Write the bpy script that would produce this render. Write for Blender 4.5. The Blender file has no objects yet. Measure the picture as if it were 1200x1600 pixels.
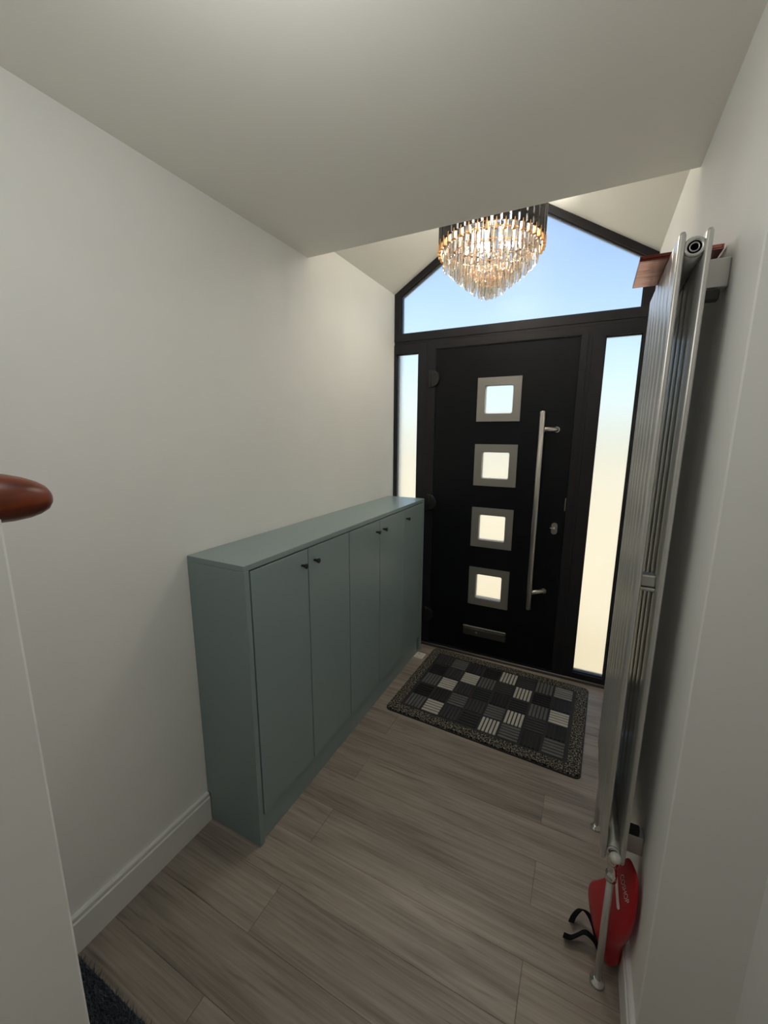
import bpy, bmesh, math, random
from mathutils import Vector, Matrix
random.seed(7)
SC = bpy.context.scene
COL = SC.collection
PI = math.pi

# ------------------------------------------------------------------ camera
W = 1.514          # right wall of the porch (left wall is x = 0, door frame face y = 0)
H = 2.40           # flat ceiling
YC = -0.967        # where the flat ceiling stops and the vaulted porch roof begins
YR = -1.745        # end of the right porch wall
XR = 1.687         # hall wall right of the porch
YB = -4.6          # back of the hall
ZE, ZP = 2.508, 2.975   # eaves and ridge of the vault
ZT = 2.199         # joint between door set and gable window

yaw, pitch, roll = 0.46618, -0.18919, 0.00503
right = Vector((math.cos(yaw), math.sin(yaw), 0))
fwd = Vector((-math.sin(yaw)*math.cos(pitch), math.cos(yaw)*math.cos(pitch), math.sin(pitch)))
up = right.cross(fwd)
r2 = right*math.cos(roll) + up*math.sin(roll)
u2 = -right*math.sin(roll) + up*math.cos(roll)
cd = bpy.data.cameras.new('camera')
cam = bpy.data.objects.new('camera', cd)
COL.objects.link(cam)
M3 = Matrix((r2, u2, -fwd)).transposed()
cam.matrix_world = Matrix.Translation((1.28679, -2.70296, 1.57594)) @ M3.to_4x4()
cd.sensor_fit = 'VERTICAL'; cd.sensor_height = 36.0
cd.lens = 634.45/1600*36.0
cd.clip_start = 0.02
SC.camera = cam

# ------------------------------------------------------------------ world, sun, lamps, exposure
wd = bpy.data.worlds.new('sky'); SC.world = wd; wd.use_nodes = True
nt = wd.node_tree; nt.nodes.clear()
sky = nt.nodes.new('ShaderNodeTexSky'); sky.sky_type = 'NISHITA'
sky.sun_disc = False
sky.sun_elevation = math.radians(48); sky.sun_rotation = math.radians(-100)
sky.air_density = 1.0; sky.dust_density = 1.2; sky.ozone_density = 1.0
bg = nt.nodes.new('ShaderNodeBackground'); bg.inputs['Strength'].default_value = 0.245
wo = nt.nodes.new('ShaderNodeOutputWorld')
nt.links.new(sky.outputs['Color'], bg.inputs['Color']); nt.links.new(bg.outputs[0], wo.inputs['Surface'])

def light(name, kind, loc, energy, color=(1, 1, 1), size=0.1, rot=(0, 0, 0), size_y=None):
    l = bpy.data.lights.new(name, kind); l.energy = energy; l.color = color
    if kind == 'SUN': l.angle = size
    elif kind == 'AREA':
        l.size = size
        if size_y: l.shape = 'RECTANGLE'; l.size_y = size_y
    else: l.shadow_soft_size = size
    o = bpy.data.objects.new(name, l); o.location = loc; o.rotation_euler = rot
    COL.objects.link(o); return o
# the sun stands over the left end of the street, in line with the house front
light('sun', 'SUN', (-6, 2, 8), 3.7, (1.0, 0.90, 0.70), math.radians(0.6), (math.radians(-3), math.radians(-42), 0))
# fill light added to brighten the hall, unseen just above the camera's view
light('hall_fill_light', 'POINT', (0.85, -2.24, 2.11), 5.6, (1.0, 0.995, 0.965), 0.20)

SC.view_settings.view_transform = 'Standard'; SC.view_settings.look = 'None'
SC.view_settings.gamma = 1.0; SC.view_settings.use_curve_mapping = False
SC.view_settings.exposure = 0.18
cy = SC.cycles
cy.max_bounces = 14; cy.diffuse_bounces = 8; cy.transmission_bounces = 12; cy.glossy_bounces = 6
cy.transparent_max_bounces = 16; cy.sample_clamp_indirect = 6.0; cy.caustics_refractive = True
cy.blur_glossy = 0.6

# ------------------------------------------------------------------ materials
def lin(r, g, b):
    f = lambda c: (c/255/12.92) if c/255 <= 0.04045 else ((c/255+0.055)/1.055)**2.4
    return (f(r), f(g), f(b), 1)
def mat(name, color, rough=0.5, metal=0.0, spec=0.5, **kw):
    m = bpy.data.materials.new(name); m.use_nodes = True
    b = m.node_tree.nodes['Principled BSDF']
    b.inputs['Base Color'].default_value = color if len(color) == 4 else (*color, 1)
    b.inputs['Roughness'].default_value = rough; b.inputs['Metallic'].default_value = metal
    b.inputs['Specular IOR Level'].default_value = spec
    for k, v in kw.items(): b.inputs[k.replace('_', ' ')].default_value = v
    return m
def nodes(m): return m.node_tree.nodes, m.node_tree.links, m.node_tree.nodes['Principled BSDF']
def noise_bump(m, scale, strength, dist=0.002, detail=3, vec=None):
    n, l, b = nodes(m)
    tc = n.new('ShaderNodeTexCoord'); t = n.new('ShaderNodeTexNoise'); bp = n.new('ShaderNodeBump')
    t.inputs['Scale'].default_value = scale; t.inputs['Detail'].default_value = detail
    bp.inputs['Strength'].default_value = strength; bp.inputs['Distance'].default_value = dist
    if vec:
        mp = n.new('ShaderNodeMapping'); mp.inputs['Scale'].default_value = vec
        l.new(tc.outputs['Object'], mp.inputs[0]); l.new(mp.outputs[0], t.inputs['Vector'])
    else: l.new(tc.outputs['Object'], t.inputs['Vector'])
    l.new(t.outputs['Fac'], bp.inputs['Height']); l.new(bp.outputs[0], b.inputs['Normal'])
    return t
def noise_color(m, scale, c1, c2, lo=0.35, hi=0.65, vec=None, detail=4):
    n, l, b = nodes(m)
    tc = n.new('ShaderNodeTexCoord'); t = n.new('ShaderNodeTexNoise'); cr = n.new('ShaderNodeValToRGB')
    t.inputs['Scale'].default_value = scale; t.inputs['Detail'].default_value = detail
    src = tc.outputs['Object']
    if vec:
        mp = n.new('ShaderNodeMapping'); mp.inputs['Scale'].default_value = vec
        l.new(src, mp.inputs[0]); src = mp.outputs[0]
    l.new(src, t.inputs['Vector']); l.new(t.outputs['Fac'], cr.inputs[0])
    cr.color_ramp.elements[0].position = lo; cr.color_ramp.elements[1].position = hi
    cr.color_ramp.elements[0].color = c1; cr.color_ramp.elements[1].color = c2
    l.new(cr.outputs[0], b.inputs['Base Color'])

MT = {}
MT['wall'] = mat('wall_paint', (0.80, 0.795, 0.765), 0.7, spec=0.25)
noise_color(MT['wall'], 3.0, (0.85, 0.85, 0.825, 1), (0.875, 0.875, 0.85, 1)); noise_bump(MT['wall'], 160, 0.12, 0.001)
MT['ceil'] = mat('ceiling_paint', (0.87, 0.855, 0.80), 0.8, spec=0.2); noise_bump(MT['ceil'], 120, 0.08, 0.001)
MT['gloss'] = mat('skirting_paint', (0.78, 0.78, 0.76), 0.45)
MT['frame'] = mat('frame_anthracite', lin(33, 32, 36), 0.45, spec=0.25); noise_bump(MT['frame'], 400, 0.05, 0.0005)
MT['leaf'] = mat('leaf_black', (0.0030, 0.0034, 0.0055), 0.45, spec=0.22); noise_bump(MT['leaf'], 300, 0.05, 0.0005)
MT['blackmetal'] = mat('black_metal', (0.012, 0.012, 0.013), 0.35)
MT['steel'] = mat('brushed_steel', (0.60, 0.57, 0.53), 0.28, 1.0)
MT['satin'] = mat('satin_steel', (0.30, 0.288, 0.27), 0.5, 0.7)
MT['darksteel'] = mat('dark_steel', (0.16, 0.15, 0.14), 0.35, 0.9)
MT['chrome'] = mat('chrome', (0.8, 0.79, 0.77), 0.12, 1.0)
MT['whitetrim'] = mat('white_seal', (0.85, 0.85, 0.83), 0.4)
MT['cab'] = mat('cabinet_sage', lin(136, 153, 154), 0.36, spec=0.5); noise_bump(MT['cab'], 220, 0.04, 0.0005)
MT['carcass'] = mat('carcass_dark', (0.03, 0.035, 0.035), 0.7)
MT['rad'] = mat('radiator_silver', (0.62, 0.61, 0.59), 0.31, 0.6)
MT['red'] = mat('red_nylon', lin(178, 14, 32), 0.42); noise_bump(MT['red'], 260, 0.25, 0.001)
MT['web'] = mat('black_webbing', (0.006, 0.006, 0.008), 0.8, spec=0.12)
MT['whiteplastic'] = mat('white_plastic', (0.72, 0.71, 0.67), 0.35)
MT['paper'] = mat('paper', (0.75, 0.73, 0.69), 0.7)
MT['ink'] = mat('ink_grey', (0.30, 0.29, 0.27), 0.7)
MT['print'] = mat('bag_print', (0.88, 0.78, 0.78), 0.5)
MT['rubber'] = mat('black_rubber', (0.012, 0.012, 0.013), 0.6)
MT['blackbar'] = mat('chandelier_black', (0.010, 0.010, 0.011), 0.4, 0.2)
MT['gold'] = mat('rose_gold', (0.85, 0.50, 0.26), 0.28, 1.0)
MT['paving'] = mat('paving_sandstone', (0.62, 0.55, 0.42), 0.9); noise_color(MT['paving'], 1.2, (0.60, 0.51, 0.33, 1), (0.70, 0.61, 0.42, 1))
MT['render'] = mat('outer_render', (0.75, 0.72, 0.66), 0.9)

def frosted():
    m = mat('frosted_glass', (0.97, 0.985, 0.98), 0.38, **{'Transmission_Weight': 1.0, 'IOR': 1.42})
    noise_bump(m, 500, 0.08, 0.0004)
    return m
MT['glass'] = frosted()
def crystal():
    m = bpy.data.materials.new('crystal'); m.use_nodes = True
    n, l = m.node_tree.nodes, m.node_tree.links; n.clear()
    g = n.new('ShaderNodeBsdfGlass'); g.inputs['IOR'].default_value = 1.55; g.inputs['Roughness'].default_value = 0.02
    g.inputs['Color'].default_value = (0.96, 0.94, 0.90, 1)
    t = n.new('ShaderNodeBsdfTransparent'); t.inputs['Color'].default_value = (0.95, 0.93, 0.88, 1)
    x = n.new('ShaderNodeMixShader'); x.inputs[0].default_value = 0.35; o = n.new('ShaderNodeOutputMaterial')
    l.new(g.outputs[0], x.inputs[1]); l.new(t.outputs[0], x.inputs[2]); l.new(x.outputs[0], o.inputs['Surface'])
    return m
MT['crystal'] = crystal()

def wood_plank():
    m = mat('plank_grey_oak', (0.3, 0.27, 0.23), 0.42, spec=0.45)
    n, l, b = nodes(m)
    tc = n.new('ShaderNodeTexCoord'); oi = n.new('ShaderNodeObjectInfo')
    off = n.new('ShaderNodeVectorMath'); off.operation = 'MULTIPLY_ADD'
    cmb = n.new('ShaderNodeCombineXYZ')
    mul = n.new('ShaderNodeMath'); mul.operation = 'MULTIPLY'; mul.inputs[1].default_value = 37.0
    l.new(oi.outputs['Random'], mul.inputs[0])
    for i in range(3): l.new(mul.outputs[0], cmb.inputs[i])
    off.inputs[1].default_value = (1, 1, 1)
    l.new(tc.outputs['Object'], off.inputs[0]); l.new(cmb.outputs[0], off.inputs[2])
    def tex(sc, vec, det, dist=0.0):
        mp = n.new('ShaderNodeMapping'); mp.inputs['Scale'].default_value = vec
        t = n.new('ShaderNodeTexNoise'); t.inputs['Scale'].default_value = sc; t.inputs['Detail'].default_value = det
        t.inputs['Distortion'].default_value = dist
        l.new(off.outputs[0], mp.inputs[0]); l.new(mp.outputs[0], t.inputs['Vector']); return t
    broad = tex(1.0, (1.6, 16, 1), 4, 0.6); fine = tex(1.0, (4, 130, 1), 5, 0.3); dark = tex(1.0, (2.2, 38, 1), 3, 1.0)
    cr = n.new('ShaderNodeValToRGB')
    e = cr.color_ramp.elements
    e[0].position = 0.30; e[0].color = (0.150, 0.124, 0.104, 1)
    e[1].position = 0.72; e[1].color = (0.40, 0.345, 0.298, 1)
    k = cr.color_ramp.elements.new(0.52); k.color = (0.285, 0.244, 0.210, 1)
    mx = n.new('ShaderNodeMath'); mx.operation = 'MULTIPLY_ADD'; mx.inputs[1].default_value = 0.45
    sb = n.new('ShaderNodeMath'); sb.operation = 'MULTIPLY'; sb.inputs[1].default_value = 0.55
    l.new(broad.outputs['Fac'], sb.inputs[0]); l.new(fine.outputs['Fac'], mx.inputs[0]); l.new(sb.outputs[0], mx.inputs[2])
    l.new(mx.outputs[0], cr.inputs[0])
    dr = n.new('ShaderNodeValToRGB'); dr.color_ramp.elements[0].position = 0.24; dr.color_ramp.elements[1].position = 0.40
    dr.color_ramp.elements[0].color = (0.55, 0.52, 0.50, 1); dr.color_ramp.elements[1].color = (1, 1, 1, 1)
    l.new(dark.outputs['Fac'], dr.inputs[0])
    mm = n.new('ShaderNodeMix'); mm.data_type = 'RGBA'; mm.blend_type = 'MULTIPLY'; mm.inputs[0].default_value = 1.0
    l.new(cr.outputs[0], mm.inputs[6]); l.new(dr.outputs[0], mm.inputs[7])
    vr = n.new('ShaderNodeMapRange'); vr.inputs[3].default_value = 0.84; vr.inputs[4].default_value = 1.14
    l.new(oi.outputs['Random'], vr.inputs[0])
    m2 = n.new('ShaderNodeVectorMath'); m2.operation = 'SCALE'
    l.new(mm.outputs[2], m2.inputs[0]); l.new(vr.outputs[0], m2.inputs['Scale'])
    l.new(m2.outputs[0], b.inputs['Base Color'])
    bp = n.new('ShaderNodeBump'); bp.inputs['Strength'].default_value = 0.25; bp.inputs['Distance'].default_value = 0.0006
    l.new(fine.outputs['Fac'], bp.inputs['Height']); l.new(bp.outputs[0], b.inputs['Normal'])
    return m
MT['plank'] = wood_plank()

MT['mahogany'] = mat('mahogany', (0.2, 0.06, 0.02), 0.3, spec=0.5)
noise_color(MT['mahogany'], 6, lin(58, 20, 8), lin(138, 60, 26), 0.25, 0.75, vec=(9, 1.2, 9))
MT['copper'] = mat('copper_plate', lin(158, 92, 84), 0.22, 0.85)
noise_color(MT['copper'], 5, lin(120, 58, 52), lin(190, 130, 116), 0.3, 0.7, vec=(1, 5, 1)); noise_bump(MT['copper'], 9, 0.5, 0.004, vec=(1, 5, 1))
MT['speckle'] = mat('mat_speckle', (0.1, 0.1, 0.1), 0.95, spec=0.1)
def speckle(m):
    n, l, b = nodes(m)
    tc = n.new('ShaderNodeTexCoord'); t = n.new('ShaderNodeTexNoise'); cr = n.new('ShaderNodeValToRGB'); bp = n.new('ShaderNodeBump')
    t.inputs['Scale'].default_value = 130; t.inputs['Detail'].default_value = 2
    l.new(tc.outputs['Object'], t.inputs['Vector']); l.new(t.outputs['Fac'], cr.inputs[0])
    cr.color_ramp.elements[0].position = 0.46; cr.color_ramp.elements[1].position = 0.66
    cr.color_ramp.elements[0].color = (0.012, 0.012, 0.012, 1); cr.color_ramp.elements[1].color = (0.30, 0.27, 0.23, 1)
    l.new(cr.outputs[0], b.inputs['Base Color'])
    bp.inputs['Strength'].default_value = 0.8; bp.inputs['Distance'].default_value = 0.003
    l.new(t.outputs['Fac'], bp.inputs['Height']); l.new(bp.outputs[0], b.inputs['Normal'])
speckle(MT['speckle'])
for nm, c in dict(k=(0.006, 0.006, 0.008), n=(0.016, 0.016, 0.021), d=(0.030, 0.029, 0.031), g=(0.10, 0.098, 0.098), m=(0.19, 0.185, 0.18), l=(0.42, 0.40, 0.36)).items():
    MT['tile_'+nm] = mat('tile_'+nm, c, 0.75)
MT['tilebase'] = mat('tile_base', (0.020, 0.020, 0.022), 0.8)
MT['rugbase'] = mat('rug_base', (0.018, 0.022, 0.03), 0.95)
MT['rugpile'] = mat('rug_pile', (0.10, 0.125, 0.155), 0.85)

# ------------------------------------------------------------------ mesh helpers
class MB:
    def __init__(s): s.bm = bmesh.new()
    def box(s, x0, x1, y0, y1, z0, z1, bev=0.0, seg=1):
        t = bmesh.new()
        bmesh.ops.create_cube(t, size=1.0)
        for v in t.verts: v.co = Vector(((x0+x1)/2+v.co.x*(x1-x0), (y0+y1)/2+v.co.y*(y1-y0), (z0+z1)/2+v.co.z*(z1-z0)))
        if bev: bmesh.ops.bevel(t, geom=list(t.edges), offset=bev, segments=seg, profile=0.5, affect='EDGES')
        s.merge(t); return s
    def merge(s, t, mx=None):
        me = bpy.data.meshes.new('tmp'); t.to_mesh(me); t.free()
        if mx: me.transform(mx)
        s.bm.from_mesh(me); bpy.data.meshes.remove(me); return s
    def tube(s, pts, rad, n=12, cap=True):
        pts = [Vector(p) for p in pts]; rads = rad if isinstance(rad, (list, tuple)) else [rad]*len(pts)
        rings = []; ref = None
        for i, p in enumerate(pts):
            d = (pts[min(i+1, len(pts)-1)]-pts[max(i-1, 0)]).normalized()
            if ref is None: ref = Vector((0, 0, 1)) if abs(d.z) < 0.9 else Vector((1, 0, 0))
            a = d.cross(ref).normalized(); b = d.cross(a).normalized(); ref = a.cross(d)
            rings.append([s.bm.verts.new(p+rads[i]*(math.cos(2*PI*k/n)*a+math.sin(2*PI*k/n)*b)) for k in range(n)])
        for q in range(len(rings)-1):
            for k in range(n):
                f = s.bm.faces.new((rings[q][k], rings[q][(k+1) % n], rings[q+1][(k+1) % n], rings[q+1][k])); f.smooth = True
        if cap: s.bm.faces.new(rings[0][::-1]); s.bm.faces.new(rings[-1])
        return s
    def lathe(s, prof, n=24, mx=None):        # profile (r, z), axis z
        t = bmesh.new(); rings = []
        for r, z in prof:
            if r < 1e-6: rings.append([t.verts.new((0, 0, z))])
            else: rings.append([t.verts.new((r*math.cos(2*PI*k/n), r*math.sin(2*PI*k/n), z)) for k in range(n)])
        for a, b in zip(rings, rings[1:]):
            for k in range(n):
                j = (k+1) % n
                if len(a) == 1 and len(b) == 1: continue
                if len(a) == 1: f = t.faces.new((a[0], b[j], b[k]))
                elif len(b) == 1: f = t.faces.new((a[k], a[j], b[0]))
                else: f = t.faces.new((a[k], a[j], b[j], b[k]))
                f.smooth = True
        if len(rings[0]) > 1: t.faces.new(rings[0][::-1])
        if len(rings[-1]) > 1: t.faces.new(rings[-1])
        return s.merge(t, mx)
    def prism(s, poly, axis, a, b, bev=0.0):   # extrude polygon along axis (0 x,1 y,2 z)
        t = bmesh.new()
        def P(u, v, w): return {0: (w, u, v), 1: (u, w, v), 2: (u, v, w)}[axis]
        A = [t.verts.new(P(u, v, a)) for u, v in poly]; B = [t.verts.new(P(u, v, b)) for u, v in poly]
        t.faces.new(A[::-1]); t.faces.new(B); n = len(poly)
        for i in range(n): t.faces.new((A[i], A[(i+1) % n], B[(i+1) % n], B[i]))
        bmesh.ops.recalc_face_normals(t, faces=t.faces)
        if bev: bmesh.ops.bevel(t, geom=list(t.edges), offset=bev, segments=1, affect='EDGES')
        return s.merge(t)
    def ring(s, outer, inner, axis, a, b):     # frame: two polygons with equal vertex count
        t = bmesh.new()
        def P(u, v, w): return {0: (w, u, v), 1: (u, w, v), 2: (u, v, w)}[axis]
        n = len(outer)
        oa = [t.verts.new(P(*p, a)) for p in outer]; ob = [t.verts.new(P(*p, b)) for p in outer]
        ia = [t.verts.new(P(*p, a)) for p in inner]; ib = [t.verts.new(P(*p, b)) for p in inner]
        for i in range(n):
            j = (i+1) % n
            t.faces.new((oa[i], oa[j], ia[j], ia[i])); t.faces.new((ob[i], ib[i], ib[j], ob[j]))
            t.faces.new((oa[i], ob[i], ob[j], oa[j])); t.faces.new((ia[i], ia[j], ib[j], ib[i]))
        bmesh.ops.recalc_face_normals(t, faces=t.faces)
        return s.merge(t)
    def build(s, name, m, parent=None, smooth=False):
        bmesh.ops.recalc_face_normals(s.bm, faces=s.bm.faces)
        me = bpy.data.meshes.new(name); s.bm.to_mesh(me); s.bm.free()
        if smooth: me.polygons.foreach_set('use_smooth', [True]*len(me.polygons))
        o = bpy.data.objects.new(name, me); COL.objects.link(o)
        me.materials.append(MT[m] if isinstance(m, str) else m)
        if parent: o.parent = parent
        return o
def link(name, me, parent, loc=(0, 0, 0), rot=(0, 0, 0)):
    o = bpy.data.objects.new(name, me); COL.objects.link(o); o.parent = parent; o.location = loc; o.rotation_euler = rot
    return o
def empty(name, loc=(0, 0, 0), rz=0):
    o = bpy.data.objects.new(name, None); COL.objects.link(o); o.location = loc; o.rotation_euler = (0, 0, rz); o.empty_display_size = 0.1
    return o
def tag(o, label, cat=None, group=None, kind=None):
    o['label'] = label
    if cat: o['category'] = cat
    if group: o['group'] = group
    if kind: o['kind'] = kind
    return o
def struct(o, label=None):
    o['kind'] = 'structure'
    if label: o['label'] = label
    return o
def rect(x0, x1, z0, z1): return [(x0, z0), (x1, z0), (x1, z1), (x0, z1)]

# ------------------------------------------------------------------ the room shell
floor = struct(MB().box(-0.15, XR+0.15, YB-0.1, 0.075, -0.15, -0.008).build('floor', 'carcass'), 'grey oak plank floor of the entrance hall')
floor['category'] = 'floor'
k = 0
y = 0.0
rows = []
yb = -0.99+0.165*6
while yb > YB:
    rows.append((yb, yb-0.165)); yb -= 0.165
for i, (ya, yb) in enumerate(rows):
    y1 = min(ya, 0.0)-0.0004; y0 = max(yb, YB)+0.0004
    js = [0.44] if (i % 2 == 1) else [1.24]
    if i % 4 == 2: js = [1.24, ]
    xs = [0.0]+js+[XR]
    for a, b in zip(xs, xs[1:]):
        m = MB().box(a+0.0004-(a+b)/2, b-0.0004-(a+b)/2, y0-(y0+y1)/2, y1-(y0+y1)/2, -0.008, 0.0, 0.0004)
        p = m.build('plank', 'plank', floor); p.location = ((a+b)/2, (y0+y1)/2, 0)

wl = struct(MB().box(-0.2, 0.0, YB-0.2, 0.14, -0.15, 3.15).build('wall_left', 'wall'), 'white painted wall behind the sage cabinet')
wr = struct(MB().box(W, XR+0.2, YR, 0.14, -0.15, 3.15, 0.003).build('wall_right', 'wall'), 'white painted wall carrying the tall radiator')
wh = struct(MB().box(XR, XR+0.2, YB-0.2, YR+0.02, -0.15, 3.15).build('wall_hall', 'wall'), 'white hall wall at the right edge')
wb = struct(MB().box(-0.2, XR+0.2, YB-0.2, YB, -0.15, 3.15).build('wall_back', 'wall'), 'white wall at the back of the hall')
c = MB().box(-0.1, XR+0.1, YB-0.1, YC, H, H+0.14)
c.box(-0.02, W+0.02, YC-0.10, YC, H+0.14, 3.14)
struct(c.build('ceiling', 'ceil'), 'flat white ceiling of the hall ending before the door')
t = 0.16
v = MB()
xm = W/2
v.prism([(-0.1, ZE-0.1*(ZP-ZE)/xm), (xm, ZP), (xm, ZP+t), (-0.1, ZE+t-0.1*(ZP-ZE)/xm)], 1, YC-0.08, 0.12)
v.prism([(W+0.1, ZE-0.1*(ZP-ZE)/xm), (xm, ZP), (xm, ZP+t), (W+0.1, ZE+t-0.1*(ZP-ZE)/xm)], 1, YC-0.08, 0.12)
struct(v.build('ceiling_vault', 'ceil'), 'sloping white vaulted ceiling over the front door')
# roof over everything keeps daylight out above the ceilings
struct(MB().box(-0.25, XR+0.25, YB-0.25, YC-0.1, 3.15, 3.25).build('roof_deck', 'render'), 'roof deck above the hall')

def skirting(name, x, y0, y1, sgn, hgt=0.128):
    pr = [(x, 0), (x+sgn*0.016, 0), (x+sgn*0.016, hgt-0.022), (x+sgn*0.012, hgt-0.018), (x+sgn*0.012, hgt-0.004), (x+sgn*0.009, hgt), (x, hgt)]
    t = MB(); q = []
    t.prism([(a, b) for a, b in pr], 1, y0, y1)
    return struct(t.build(name, 'gloss'))
skirting('baseboard_left', 0.0, YB, -1.754, 1)['label'] = 'white skirting board left of the cabinet'
skirting('baseboard_right', W, YR, -0.001, -1)['label'] = 'white skirting board behind the radiator'
skirting('baseboard_hall', XR, YB, YR-0.001, -1)['label'] = 'white skirting board of the hall wall'

# closed stair wall with its handrail, near the camera on the left
XS, YS = 0.575, -2.452
hw = MB()
hw.prism([(YS, 0), (YS, 1.462), (-3.2, 1.462+0.02), (-3.2, 0)], 0, XS-0.10, XS, 0.004)
struct(hw.build('wall_stair', 'wall'), 'low white stair wall under the wooden handrail')
hr = MB()
xc = XS-0.035
prof = [(-2.378, 0.0036), (-2.38, 0.0119), (-2.386, 0.0196), (-2.396, 0.0256), (-2.41, 0.0307), (-2.43, 0.0347), (-2.457, 0.0371), (-2.492, 0.0381), (-3.15, 0.0381)]
n = 20
rg = []
for i, (yy, r) in enumerate(prof):
    zc = 1.477+0.009*min(1, max(0, (-2.378-yy)/0.08))+0.02*max(0, (-2.5-yy))
    rg.append([hr.bm.verts.new((xc+1.15*r*math.cos(2*PI*j/n), yy, zc+r*math.sin(2*PI*j/n))) for j in range(n)])
for a, b in zip(rg, rg[1:]):
    for j in range(n): hr.bm.faces.new((a[j], a[(j+1) % n], b[(j+1) % n], b[j]))
hr.bm.faces.new(rg[0][::-1]); hr.bm.faces.new(rg[-1])
tag(hr.build('handrail', 'mahogany', smooth=True), 'reddish brown wooden handrail with rounded end on the stair wall', 'handrail')

# ------------------------------------------------------------------ front door set
FD = 0.07
def inset(poly, d):
    out = []; n = len(poly)
    area = sum(poly[i][0]*poly[(i+1) % n][1]-poly[(i+1) % n][0]*poly[i][1] for i in range(n))
    sg = 1 if area > 0 else -1
    for i in range(n):
        p0, p1, p2 = Vector(poly[i-1]), Vector(poly[i]), Vector(poly[(i+1) % n])
        d1 = (p1-p0).normalized(); d2 = (p2-p1).normalized()
        dd = d if not isinstance(d, (list, tuple)) else None
        da = d if dd is not None else d[i-1]; db = d if dd is not None else d[i]
        n1 = Vector((-d1.y, d1.x))*sg; n2 = Vector((-d2.y, d2.x))*sg
        a = p1+n1*da; b = p1+n2*db
        den = d1.x*d2.y-d1.y*d2.x
        tt = ((b.x-a.x)*d2.y-(b.y-a.y)*d2.x)/den
        q = a+d1*tt; out.append((q.x, q.y))
    return out
def window(name, outer, inner, label):
    w = empty(name); struct(w, label); w['category'] = 'window'
    MB().ring(outer, inner, 1, 0.0, FD).build('frame', 'frame', w)
    b2 = inset(inner, 0.006)
    MB().ring(inset(inner, -0.0006), b2, 1, 0.016, 0.030).build('glazing_bead', 'frame', w)
    MB().prism(inset(inner, -0.004), 1, 0.030, 0.048).build('pane', 'glass', w)
    return w
window('window_1', rect(0.0, 0.2465, 0.0, ZT-0.018), rect(0.016, 0.181, 0.06, 2.122), 'narrow frosted sidelight left of the door above the cabinet')
window('window_2', rect(1.2425, W, 0.0, ZT-0.018), rect(1.305, 1.484, 0.058, 2.120), 'tall frosted sidelight between door and radiator')
gable = [(0.0, ZT+0.002), (W, ZT+0.002), (W, ZE), (W/2, ZP), (0.0, ZE)]
window('window_3', gable, inset(gable, [0.050, 0.050, 0.036, 0.036, 0.044]), 'gable shaped frosted window above the front door')
tr = MB().box(0.0, W, 0.004, FD, ZT-0.017, ZT+0.001, 0.001).build('trim_1', 'frame'); struct(tr, 'dark grey transom between door and gable window')

door = empty('door_1'); struct(door, 'black front door with four square lights and steel bar handle'); door['category'] = 'door'
X0, X1, ZL = 0.314, 1.180, 2.131
fr = MB().ring([(0.2475, 0.0), (1.2415, 0.0), (1.2415, ZT-0.018), (0.2475, ZT-0.018)], [(X0-0.001, 0.03), (X1+0.001, 0.03), (X1+0.001, ZL+0.001), (X0-0.001, ZL+0.001)], 1, 0.0, FD)
fro = fr.build('door_frame', 'frame', door)
MB().ring([(0.2475+0.022, 0.02), (1.2415-0.022, 0.02), (1.2415-0.022, ZT-0.040), (0.2475+0.022, ZT-0.040)], [(X0-0.006, 0.02), (X1+0.006, 0.02), (X1+0.006, ZL+0.006), (X0-0.006, ZL+0.006)], 1, -0.004, 0.0).build('frame_moulding', 'frame', door)
MB().box(0.25, 1.50, -0.012, 0.0, 0.0, 0.022, 0.003).build('threshold', 'darksteel', door)
# leaf, with four square openings
LY0, LY1 = 0.006, 0.066
S, XI = 0.273, 0.5994
tops = [1.9335, 1.5149, 1.0937, 0.671]
IN = 0.0475
leaf = MB()
xa, xb = XI+IN-0.004, XI+S-IN+0.004
leaf.box(X0, xa, LY0, LY1, 0.032, ZL); leaf.box(xb, X1, LY0, LY1, 0.032, ZL)
zz = ZL
for tp in tops:
    leaf.box(xa, xb, LY0, LY1, tp-IN+0.004, zz); zz = tp-S+IN-0.004
leaf.box(xa, xb, LY0, LY1, 0.032, zz)
leafo = leaf.build('leaf', 'leaf', door)
def rrect(x0, x1, z0, z1, r, n=5):
    out = []
    for cx, cz, a0 in ((x1-r, z0+r, -PI/2), (x1-r, z1-r, 0), (x0+r, z1-r, PI/2), (x0+r, z0+r, PI)):
        for i in range(n+1):
            a = a0+PI/2*i/n; out.append((cx+r*math.cos(a), cz+r*math.sin(a)))
    return out
names = ['topmost square steel framed light of the door', 'second square steel framed light from the top', 'third square steel framed light from the top', 'lowest square steel framed light above the letterbox']
for tp, nm in zip(tops, names):
    g = MB().ring(rrect(XI, XI+S, tp-S, tp, 0.002), rrect(XI+IN, XI+S-IN, tp-S+IN, tp-IN, 0.012), 1, -0.003, 0.006).build('light_surround', 'satin', door)
    g['label'] = nm
    MB().ring(rrect(XI+IN-0.003, XI+S-IN+0.003, tp-S+IN-0.003, tp-IN+0.003, 0.012), rrect(XI+IN+0.005, XI+S-IN-0.005, tp-S+IN+0.005, tp-IN-0.005, 0.010), 1, 0.012, 0.022).build('inner_seal', 'whitetrim', g)
    MB().box(XI+IN-0.003, XI+S-IN+0.003, 0.024, 0.040, tp-S+IN-0.003, tp-IN+0.003).build('pane', 'glass', g)
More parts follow.
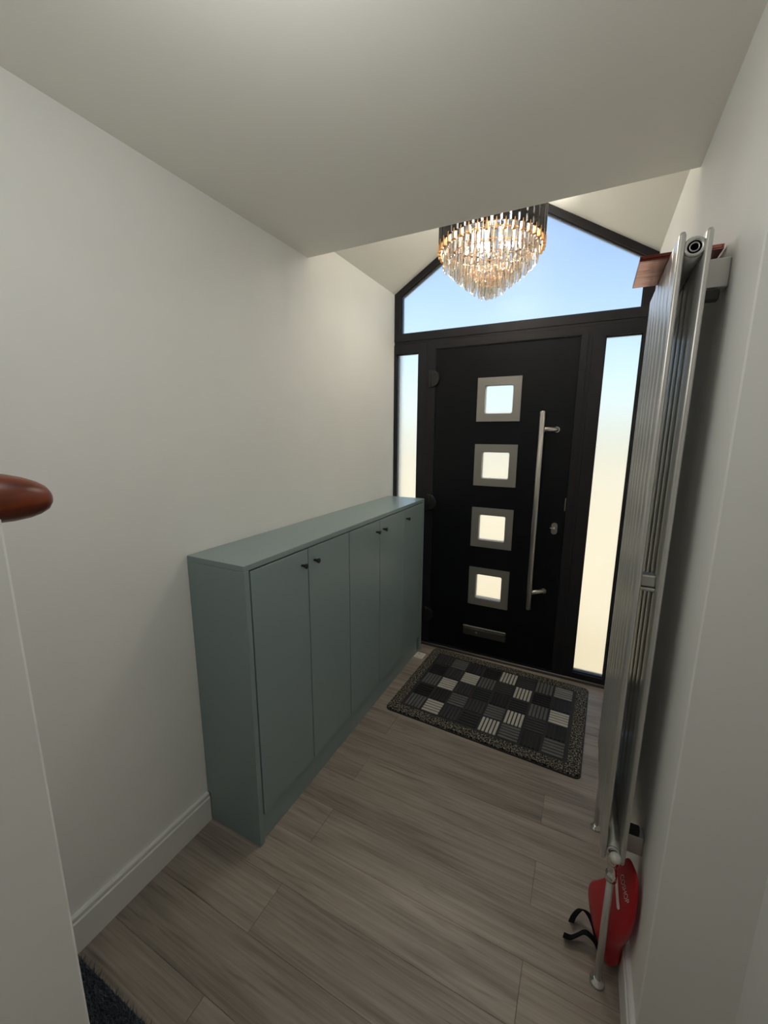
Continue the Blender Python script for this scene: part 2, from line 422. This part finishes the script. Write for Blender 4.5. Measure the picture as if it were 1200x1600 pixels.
# letterbox
lb = MB().box(0.574, 0.874, -0.006, 0.006, 0.158, 0.230, 0.003).build('letterbox', 'darksteel', door)
MB().box(0.580, 0.868, -0.009, -0.005, 0.164, 0.214, 0.0015).build('flap', 'darksteel', lb)
MB().box(0.574, 0.874, -0.011, -0.004, 0.222, 0.231, 0.002).build('top_lip', 'satin', lb)
kb = MB().lathe([(0.0, -0.004), (0.006, -0.003), (0.007, 0.0), (0.007, 0.004)], 14, Matrix.Translation((0.672, -0.010, 0.188)) @ Matrix.Rotation(PI/2, 4, 'X')).build('knob', 'satin', lb)
# bar handle with two cranked posts
hb = MB().tube([(1.013, -0.070, 0.463), (1.013, -0.070, 0.466), (1.013, -0.070, 1.713), (1.013, -0.070, 1.716)], [0.014, 0.0165, 0.0165, 0.0145], 20).build('pull_handle', 'steel', door)
for z in (1.609, 0.577):
    MB().tube([(1.013, -0.070, z), (1.078, -0.012, z), (1.090, 0.0, z), (1.093, 0.006, z)], [0.0135, 0.0135, 0.0135, 0.0135], 16).lathe([(0.014, 0), (0.017, 0.002), (0.017, 0.006)], 16, Matrix.Translation((1.092, 0.006, z)) @ Matrix.Rotation(PI/2, 4, 'X')).build('post', 'steel', hb)
# euro lock
lo = MB().prism(rrect(1.107, 1.143, 0.962, 1.036, 0.0178), 1, -0.004, 0.006, 0.0).build('lock_escutcheon', 'satin', door)
MB().lathe([(0.0, -0.012), (0.008, -0.012), (0.009, 0.0)], 14, Matrix.Translation((1.125, -0.004, 1.002)) @ Matrix.Rotation(-PI/2, 4, 'X')).build('cylinder', 'satin', lo)
tt = bmesh.new(); bmesh.ops.create_cube(tt, size=1.0)
MB().merge(tt, Matrix.Translation((1.122, -0.022, 1.000)) @ Matrix.Rotation(math.radians(18), 4, 'Y') @ Matrix.Diagonal((0.044, 0.012, 0.006, 1))).build('thumb_turn', 'chrome', lo)
MB().box(1.172, 1.178, 0.002, 0.0062, 1.115, 1.195, 0.001).build('latch_plate', 'satin', door)
# hinges: knuckle on the frame and D shaped cover on the leaf
for z in (1.945, 1.103, 0.252):
    h = MB().box(0.268, 0.284, -0.016, 0.0, z-0.058, z+0.058, 0.003).build('hinge', 'blackmetal', door)
    pts = [(0.290, z-0.054)]+[(0.290+0.052*math.cos(-PI/2+PI*i/14), z+0.054*math.sin(-PI/2+PI*i/14)) for i in range(15)]
    MB().prism(pts, 1, -0.020, 0.006, 0.002).build('cover', 'blackmetal', h)
    MB().tube([(0.287, -0.010, z-0.056), (0.287, -0.010, z+0.056)], 0.007, 10).build('knuckle', 'blackmetal', h)

# ------------------------------------------------------------------ outside
struct(MB().box(-25, 25, 0.076, 50, -0.30, -0.03).build('ground_outside', 'paving'), 'sunlit paved drive outside the front door')

# ------------------------------------------------------------------ sage cabinet
CX, CY0, CY1, CH = 0.2814, -1.752, -0.078, 1.1375
cab = empty('shoe_cabinet', (0, 0, 0)); tag(cab, 'long slim sage green cabinet with five doors against the left wall', 'cabinet')
MB().box(0.002, CX, CY0, CY1, CH-0.021, CH, 0.0012).build('top_panel', 'cab', cab)
MB().box(0.017, CX, CY0, CY0+0.024, 0.0, CH-0.0215, 0.0012).box(0.002, 0.018, CY0, CY0+0.024, 0.130, CH-0.0215).build('end_panel', 'cab', cab)
MB().box(0.002, CX, CY1-0.024, CY1, 0.0, CH-0.0215, 0.0012).build('end_panel', 'cab', cab)
MB().box(0.002, CX-0.022, CY0+0.0245, CY1-0.0245, 0.10, CH-0.022).build('carcass', 'carcass', cab)
MB().box(CX-0.030, CX-0.010, CY0+0.0245, CY1-0.062, 0.0, 0.124, 0.001).build('plinth', 'cab', cab)
D0, D1 = CY0+0.028, CY1-0.028
dw = (D1-D0)/5
kp = [(0.004, 0.0), (0.0055, 0.002), (0.0055, 0.008), (0.0075, 0.016), (0.0105, 0.024), (0.011, 0.0265), (0.009, 0.0275), (0.0, 0.0275)]
kmesh = None
for i in range(5):
    a, b = D0+i*dw, D0+(i+1)*dw
    gap = 0.0026
    d = MB().box(CX-0.020, CX-0.0005, a+gap, b-(0.0003 if i == 3 else gap), 0.120, CH-0.0265, 0.0012).build('door', 'cab', cab)
    if i == 4: d.data = MB().box(CX-0.020, CX-0.0005, a+0.0003, b-gap, 0.120, CH-0.0265, 0.0012).build('tmp', 'cab').data; bpy.data.objects.remove(bpy.data.objects['tmp'])
    ky = b-0.044 if i in (0, 2) else a+0.040
    if kmesh is None:
        ko = MB().lathe(kp, 16, Matrix.Rotation(PI/2, 4, 'Y')).build('knob', 'blackmetal', d); kmesh = ko.data
        ko.location = (CX-0.0005, ky, 1.052)
    else: ko = link('knob', kmesh, d, (CX-0.0005, ky, 1.052))

# ------------------------------------------------------------------ door mat
mat_e = empty('door_mat', (0.877, -0.440, 0.0), math.radians(-2.2)); tag(mat_e, 'black speckled door mat with patchwork of striped rubber tiles', 'door mat')
MW, MH = 1.036, 0.775
MB().prism(rrect(-MW/2, MW/2, -MH/2, MH/2, 0.03), 2, 0.0005, 0.007).build('backing', 'rubber', mat_e)
MB().ring(rrect(-MW/2+0.006, MW/2-0.006, -MH/2+0.006, MH/2-0.006, 0.028), rrect(-0.452, 0.452, -0.322, 0.322, 0.004), 2, 0.007, 0.015).build('border_pile', 'speckle', mat_e)
MB().prism(rrect(-0.452, 0.452, -0.322, 0.322, 0.004), 2, 0.007, 0.011).build('tile_bed', 'tilebase', mat_e)
pat = ['dgnkldgm', 'kdlgdlkn', 'gldnkngl', 'kkgdgldk', 'gldnlgkg']
CW, RH = 0.876/8, 0.624/5
tm = {}
for r in range(5):
    for cidx in range(8):
        kind = pat[r][cidx]; vert = (r+cidx) % 2 == 0
        key = (kind, vert)
        if key not in tm:
            m = MB(); wx, wy = CW-0.010, RH-0.010
            for q in range(5):
                if vert:
                    p = wx/5; a = -wx/2+q*p+0.0032; m.box(a, a+p-0.0064, -wy/2, wy/2, 0.0, 0.0055, 0.0012)
                else:
                    p = wy/5; a = -wy/2+q*p+0.0032; m.box(-wx/2, wx/2, a, a+p-0.0064, 0.0, 0.0055, 0.0012)
            o = m.build('mat_tile', 'tile_'+kind, mat_e); tm[key] = o.data
        else: o = link('mat_tile', tm[key], mat_e)
        o.location = (-0.438+(cidx+0.5)*CW, 0.312-(r+0.5)*RH, 0.011)

# card on the floor between cabinet and mat
cde = empty('paper_label', (0.310, -0.171, 0.0), math.radians(-3)); tag(cde, 'small white printed paper label on the floor beside the mat', 'paper')
MB().box(-0.033, 0.033, -0.038, 0.038, 0.0002, 0.0012).build('sheet', 'paper', cde)
for (a, b, c2, d2) in ((-0.024, -0.004, 0.018, 0.024), (-0.024, 0.004, 0.004, 0.009), (0.006, 0.024, 0.012, 0.017), (0.008, 0.022, -0.008, -0.003), (-0.022, 0.0, -0.026, -0.020), (0.006, 0.024, -0.026, -0.021)):
    MB().box(a, b, c2, d2, 0.0012, 0.0014).build('print', 'ink', cde)

# ------------------------------------------------------------------ radiator
rad = empty('radiator', (1.44, -1.385, 0.0)); tag(rad, 'tall silver double row vertical radiator on the right wall', 'radiator')
def P(o):                      # keep world coordinates although the parent stands elsewhere
    o.location = o.location-Vector((1.44, -1.385, 0.0)); return o
RY0, RY1, RZ0, RZ1 = -1.632, -1.142, 0.452, 1.977
NC = 7; pw = (RY1-RY0)/NC
def column_mesh():
    hw_, hx = pw/2-0.0035, 0.0070
    m = MB(); t = bmesh.new(); prof = []
    for i in range(28):
        a = 2*PI*i/28; ca, sa = math.cos(a), math.sin(a)
        prof.append((hx*math.copysign(abs(ca)**0.55, ca), hw_*math.copysign(abs(sa)**0.40, sa)))
    zs = [(RZ0, 0.72), (RZ0+0.006, 1.0), (RZ1-0.006, 1.0), (RZ1, 0.72)]
    rings = [[t.verts.new((u*s_, v_*(1-(1-s_)*0.25), z)) for u, v_ in prof] for z, s_ in zs]
    for a, b in zip(rings, rings[1:]):
        for i in range(len(prof)):
            j = (i+1) % len(prof); f = t.faces.new((a[i], a[j], b[j], b[i])); f.smooth = True
    t.faces.new(rings[0][::-1]); t.faces.new(rings[-1]); m.merge(t)
    return m
base = None
for row_x, nm in ((1.4135, 'front_column'), (1.4585, 'rear_column')):
    for i in range(NC):
        yy = RY0+(i+0.5)*pw
        if base is None:
            o = column_mesh().build(nm, 'rad', rad); base = o.data
        else: o = link(nm, base, rad)
        o.location = (row_x, yy, 0); P(o)
for z, r in ((1.948, 0.0200), (0.478, 0.0175)):
    hd = MB().tube([(1.436, RY0+0.012, z), (1.436, RY1-0.004, z)], r, 20).build('header_tube', 'rad', rad); P(hd)
    pl = MB().lathe([(r, 0.0), (r*0.86, 0.004), (r*0.66, 0.004), (r*0.60, -0.003), (r*0.46, -0.003), (r*0.44, 0.002), (r*0.36, 0.002), (r*0.33, -0.006), (0.0, -0.006)], 20, Matrix.Translation((1.436, RY0+0.012, z)) @ Matrix.Rotation(PI/2, 4, 'X')).build('end_plug', 'rad', hd)
for z in (1.915, 0.455):
    for yy in (-1.530, -1.215):
        o = MB().box(1.464, W-0.0005, yy-0.020, yy+0.020, z-0.030, z+0.028, 0.002).build('wall_bracket', 'rad', rad); P(o)
        o2 = MB().box(1.464, 1.500, yy-0.026, yy-0.006, z-0.056 if z > 1 else z+0.034, z-0.034 if z > 1 else z+0.056, 0.002).build('bracket_hole_shade', 'blackmetal', rad); P(o2)  # black block stands in for the shaded hole at the bracket
for yy in (-1.585,):
    o = MB().box(1.4205, 1.4515, yy-0.016, yy+0.016, 1.222, 1.250, 0.003).build('spacer_clip', 'rad', rad); P(o)
    o2 = MB().box(1.4205, 1.4515, yy-0.020, yy+0.020, 1.212, 1.220, 0.002).build('spacer_clip', 'rad', rad); P(o2)
# valves, pipes and floor collars
for yy, nearv in ((-1.604, True), (-1.165, False)):
    px = 1.441
    pf = yy if nearv else -1.07
    pb = MB().tube([(px, pf, 0.004), (px, pf, 0.395)], 0.0095, 14).build('pipe', 'rad', rad); P(pb)
    P_ = MB().lathe([(0.021, 0.0), (0.0205, 0.004), (0.017, 0.008), (0.012, 0.012), (0.0105, 0.016), (0.0097, 0.016)], 24, Matrix.Translation((px, pf, 0.0005))).build('floor_collar', 'chrome', pb)
    vb = MB().lathe([(0.010, 0.37), (0.0145, 0.372), (0.0145, 0.392), (0.0115, 0.394), (0.0115, 0.425), (0.014, 0.428), (0.014, 0.455)], 18, Matrix.Translation((px, pf, 0.0))).tube([(px, pf, 0.438), (px, yy+(0.025 if nearv else -0.02), 0.462)], 0.011, 14).build('valve', 'chrome', rad); P(vb)
    if nearv:
        MB().lathe([(0.0115, 0.0), (0.0140, 0.006), (0.0140, 0.034), (0.0120, 0.042), (0.006, 0.047), (0.0, 0.047)], 20, Matrix.Translation((px+0.001, pf-0.002, 0.444)) @ Matrix.Rotation(math.radians(40), 4, 'X')).build('valve_cap', 'whiteplastic', vb)

# copper coloured plate lying on top of the radiator
tp = MB().box(1.350, 1.508, -1.492, -1.292, 1.9785, 1.9825, 0.001).box(1.350, 1.3535, -1.492, -1.292, 1.9825, 1.990, 0.0008).box(1.5045, 1.508, -1.492, -1.292, 1.9825, 1.990, 0.0008)
tp.box(1.3535, 1.5045, -1.492, -1.4885, 1.9825, 1.990, 0.0008).box(1.3535, 1.5045, -1.2955, -1.292, 1.9825, 1.990, 0.0008)
tpo = tp.build('copper_tray', 'copper'); tag(tpo, 'small copper coloured tray lying across the top of the radiator', 'tray')

# ------------------------------------------------------------------ red bag with black strap behind the near pipe
bag = empty('red_bag', (1.465, -1.50, 0.0)); tag(bag, 'red nylon bag with black strap leaning on wall behind the radiator pipe', 'bag')
secs = [(0.002, 1.468, -1.503, 0.012, 0.035), (0.015, 1.463, -1.503, 0.022, 0.06), (0.06, 1.456, -1.499, 0.03, 0.083), (0.115, 1.451, -1.496, 0.034, 0.091), (0.155, 1.455, -1.513, 0.03, 0.088), (0.205, 1.463, -1.546, 0.022, 0.083), (0.28, 1.475, -1.577, 0.015, 0.072), (0.35, 1.484, -1.588, 0.01, 0.056), (0.395, 1.489, -1.586, 0.007, 0.042), (0.42, 1.492, -1.582, 0.004, 0.026)]
m = MB(); n = 28; rg = []
for z, cx, cy_, hx, hy in secs:
    ring = []
    for j in range(n):
        a = 2*PI*j/n; ca, sa = math.cos(a), math.sin(a)
        e = 0.62
        u_, v_ = hx*math.copysign(abs(ca)**e, ca), hy*math.copysign(abs(sa)**e, sa)
        ring.append(m.bm.verts.new((cx-1.465+0.96*u_-0.28*v_, cy_+1.50+0.28*u_+0.96*v_, z)))
    rg.append(ring)
for a, b in zip(rg, rg[1:]):
    for j in range(n): m.bm.faces.new((a[j], a[(j+1) % n], b[(j+1) % n], b[j]))
m.bm.faces.new(rg[0][::-1]); m.bm.faces.new(rg[-1])
bo = m.build('body', 'red', bag, smooth=True)
sd = bo.modifiers.new('sub', 'SUBSURF'); sd.levels = 1; sd.render_levels = 2
def ribbon(name, pts, wid, m, parent, th=0.0025):
    b = MB(); pts = [Vector(p) for p in pts]; rows_ = []
    fine = []
    for i in range(len(pts)-1):
        p0, p1, p2, p3 = pts[max(i-1, 0)], pts[i], pts[i+1], pts[min(i+2, len(pts)-1)]
        for s_ in range(6):
            u = s_/6
            fine.append(0.5*((2*p1)+(-p0+p2)*u+(2*p0-5*p1+4*p2-p3)*u*u+(-p0+3*p1-3*p2+p3)*u**3))
    fine.append(pts[-1])
    for i, p in enumerate(fine):
        d = (fine[min(i+1, len(fine)-1)]-fine[max(i-1, 0)]).normalized()
        w_ = Vector(wid) if not callable(wid) else Vector(wid(i/(len(fine)-1)))
        nrm = d.cross(w_).normalized()*th/2
        rows_.append([b.bm.verts.new(p+w_/2+nrm), b.bm.verts.new(p-w_/2+nrm), b.bm.verts.new(p-w_/2-nrm), b.bm.verts.new(p+w_/2-nrm)])
    for a, c_ in zip(rows_, rows_[1:]):
        for j in range(4): b.bm.faces.new((a[j], a[(j+1) % 4], c_[(j+1) % 4], c_[j]))
    b.bm.faces.new(rows_[0][::-1]); b.bm.faces.new(rows_[-1])
    return b.build(name, m, parent)
o0 = Vector((1.465, -1.50, 0))
ribbon('strap', [Vector(p)-o0 for p in ((1.440, -1.545, 0.055), (1.432, -1.500, 0.050), (1.415, -1.462, 0.045), (1.393, -1.452, 0.040), (1.374, -1.470, 0.026), (1.366, -1.487, 0.014))], (0.014, -0.010, 0.016), 'web', bag)
ribbon('strap', [Vector(p)-o0 for p in ((1.440, -1.550, 0.050), (1.428, -1.530, 0.048), (1.405, -1.516, 0.040), (1.384, -1.525, 0.026), (1.366, -1.535, 0.018), (1.346, -1.536, 0.016))], (-0.004, -0.026, 0.014), 'web', bag)
# white printed word and stripe along the bag
fc = bpy.data.curves.new('lettering', 'FONT'); fc.body = 'COSHOP'; fc.size = 0.026; fc.extrude = 0.0004; fc.align_x = 'LEFT'
fo = bpy.data.objects.new('lettering', fc); COL.objects.link(fo)
bpy.context.view_layer.update()
me = bpy.data.meshes.new_from_object(fo); bpy.data.objects.remove(fo)
me.materials.append(MT['print'])

# ------------------------------------------------------------------ chandelier
CHX, CHY = 0.757, -0.500
ch = empty('chandelier', (CHX, CHY, 2.24)); tag(ch, 'round black and gold chandelier with tiers of hanging crystals above the door', 'chandelier')
def L(o): o.location = o.location+Vector((0, 0, -2.24)); return o
NB = 40; RB = 0.247; BZ0, BZ1 = 2.478, 2.700
bar = None; tip = None
for i in range(NB):
    a = 2*PI*i/NB
    if bar is None:
        ob = MB().prism([(-0.0150, BZ0+0.012), (0.0150, BZ0+0.012), (0.0150, BZ1), (-0.0150, BZ1)], 0, -0.007, 0.007, 0.002).build('black_bar', 'blackbar', ch); bar = ob.data
        q = MB().prism([(-0.0070, BZ0-0.022), (0.0070, BZ0-0.022), (0.0014, BZ0+0.022), (-0.0014, BZ0+0.022)], 0, -0.006, 0.0095, 0.0008).box(-0.0055, 0.009, -0.0072, 0.0072, BZ0-0.024, BZ0-0.0222); ot = q.build('gold_tip', 'gold', ob); tip = ot.data
    else:
        ob = link('black_bar', bar, ch); ot = link('gold_tip', tip, ob)
    ob.location = (RB*math.cos(a), RB*math.sin(a), 0); ob.rotation_euler = (0, 0, a); L(ob)
L(MB().ring([(0.240*math.cos(2*PI*i/48), 0.240*math.sin(2*PI*i/48)) for i in range(48)], [(0.231*math.cos(2*PI*i/48), 0.231*math.sin(2*PI*i/48)) for i in range(48)], 2, 2.530, 2.540).build('ring', 'blackbar', ch))
L(MB().ring([(0.240*math.cos(2*PI*i/48), 0.240*math.sin(2*PI*i/48)) for i in range(48)], [(0.231*math.cos(2*PI*i/48), 0.231*math.sin(2*PI*i/48)) for i in range(48)], 2, 2.680, 2.690).build('ring', 'blackbar', ch))
fr_ = MB()
for i in range(4): 
    a = PI/4*i; fr_.tube([(0.235*math.cos(a), 0.235*math.sin(a), 2.685), (-0.235*math.cos(a), -0.235*math.sin(a), 2.685)], 0.004, 8)
fr_.tube([(0, 0, 2.40), (0, 0, 2.93)], 0.007, 10)
L(fr_.build('frame', 'blackbar', ch))
L(MB().lathe([(0.06, 2.915), (0.06, 2.930), (0.05, 2.945), (0.012, 2.960)], 24).build('ceiling_rose', 'blackbar', ch))
def crystal_mesh(ln, w):
    m = MB(); t = bmesh.new()
    sec = [(0.0, 0.30), (0.10, 0.95), (0.70, 1.0), (0.90, 0.80), (1.0, 0.25)]
    rings = [[t.verts.new((w*s_*math.cos(2*PI*k/6)*1.25, w*s_*0.75*math.sin(2*PI*k/6), -ln*u)) for k in range(6)] for u, s_ in sec]
    for a, b in zip(rings, rings[1:]):
        for k in range(6): t.faces.new((a[k], b[k], b[(k+1) % 6], a[(k+1) % 6]))
    t.faces.new(rings[0]); t.faces.new(rings[-1][::-1]); bmesh.ops.recalc_face_normals(t, faces=t.faces); m.merge(t); return m
tiers = [(0.222, 48, 2.474, 0.082), (0.186, 40, 2.440, 0.080), (0.150, 34, 2.408, 0.078), (0.114, 26, 2.378, 0.076), (0.078, 18, 2.350, 0.074), (0.042, 10, 2.322, 0.070), (0.013, 4, 2.302, 0.058)]
cm = None
for (r, nn, z, ln) in tiers:
    rgm = MB().ring([((r+0.002)*math.cos(2*PI*i/32), (r+0.002)*math.sin(2*PI*i/32)) for i in range(32)], [((r-0.002)*math.cos(2*PI*i/32), (r-0.002)*math.sin(2*PI*i/32)) for i in range(32)], 2, z+0.002, z+0.006).build('tier_ring', 'gold', ch); L(rgm)
    cme = None
    for i in range(nn):
        a = 2*PI*(i+random.random()*0.25)/nn
        if cme is None:
            o = crystal_mesh(ln, 0.0080).build('crystal', 'crystal', ch); cme = o.data
        else: o = link('crystal', cme, ch)
        o.location = (r*math.cos(a), r*math.sin(a), z+random.uniform(-0.004, 0.002)); o.rotation_euler = (random.uniform(-0.05, 0.05), random.uniform(-0.05, 0.05), a+PI/2+random.uniform(-0.3, 0.3)); L(o)
# rods from the frame down to the tiers
rd = MB()
for (r, nn, z, ln) in tiers:
    for i in range(2): rd.tube([((-1)**i*r, 0, z+0.004), ((-1)**i*r, 0, 2.684)], 0.0012, 6)
L(rd.build('support_rod', 'gold', ch))
# bulb holders and bulbs of the chandelier
for i in range(4):
    a = PI/4+PI/2*i
    L(MB().lathe([(0.012, 2.685), (0.012, 2.662), (0.016, 2.658), (0.016, 2.652), (0.0, 2.652)], 14, Matrix.Translation((0.11*math.cos(a), 0.11*math.sin(a), 0))).build('bulb_holder', 'blackbar', ch))
for i in range(4):
    a = PI/4+PI/2*i
    light('chandelier_lamp', 'POINT', (CHX+0.11*math.cos(a), CHY+0.11*math.sin(a), 2.620), 7.2, (1.0, 0.945, 0.82), 0.055)

# ------------------------------------------------------------------ shaggy rug at the bottom left
rug = empty('shag_rug', (0.26, -2.56, 0.0)); tag(rug, 'dark blue grey shaggy rug on the floor by the stair wall', 'rug')
RW, RL = 0.44, 0.60
MB().box(-RW/2, RW/2, -RL/2, RL/2, 0.0005, 0.010, 0.003).build('backing', 'rugbase', rug)
vs, fs = [], []
for i in range(16000):
    x = random.uniform(-RW/2, RW/2); yy = random.uniform(-0.12, RL/2) if i % 5 else random.uniform(-RL/2, RL/2)
    a = random.uniform(0, 2*PI); ln = random.uniform(0.012, 0.026); lean = random.uniform(0.004, 0.016); b = random.uniform(0, 2*PI); w_ = 0.0011
    dx, dy = w_*math.cos(a), w_*math.sin(a); k0 = len(vs)
    vs += [(x-dx, yy-dy, 0.008), (x+dx, yy+dy, 0.008), (x+lean*0.5*math.cos(b)+dx*0.7, yy+lean*0.5*math.sin(b)+dy*0.7, 0.008+ln*0.6), (x+lean*math.cos(b), yy+lean*math.sin(b), 0.008+ln)]
    fs += [(k0, k0+1, k0+2), (k0, k0+2, k0+3)]
me2 = bpy.data.meshes.new('pile'); me2.from_pydata(vs, [], fs); me2.materials.append(MT['rugpile'])
po = link('pile', me2, rug); po['kind'] = 'stuff'

# lettering and stripe printed on the bag flank
dv = Vector((0.0115, -0.0516, -0.0223)).normalized(); nv = Vector((-0.945, -0.28, 0.16)); nv = (nv-dv*nv.dot(dv)).normalized(); uv = nv.cross(dv)
MX = Matrix((dv, uv, nv)).transposed().to_4x4()
org = Vector((1.4680, -1.5655, 0.3535))-o0
xs = [v_.co.x for v_ in me.vertices]; sc_ = 0.060/(max(xs)-min(xs))
me.transform(Matrix.Translation(org) @ MX @ Matrix.Diagonal((sc_, 1.25, 1, 1)))
lt = link('lettering', me, bag)
st = MB(); nn = 14; base_ = Vector((1.4610, -1.5455, 0.326))-o0; d2 = Vector((0.0061, -0.0569, -0.0500)); grid = []
for i in range(nn+1):
    w0 = 0.0 if i < nn else 0.008
    grid.append([st.bm.verts.new(base_+d2*(i/nn)+uv*q_) for q_ in (0.0+w0, 0.010, 0.019)])
for a_, b_ in zip(grid, grid[1:]):
    for q_ in range(2): st.bm.faces.new((a_[q_], a_[q_+1], b_[q_+1], b_[q_]))
so = st.build('printed_stripe', 'print', bag)
for o_ in (lt, so):
    sw = o_.modifiers.new('wrap', 'SHRINKWRAP'); sw.target = bo; sw.wrap_method = 'NEAREST_SURFACEPOINT'; sw.wrap_mode = 'ABOVE_SURFACE'; sw.offset = 0.0010
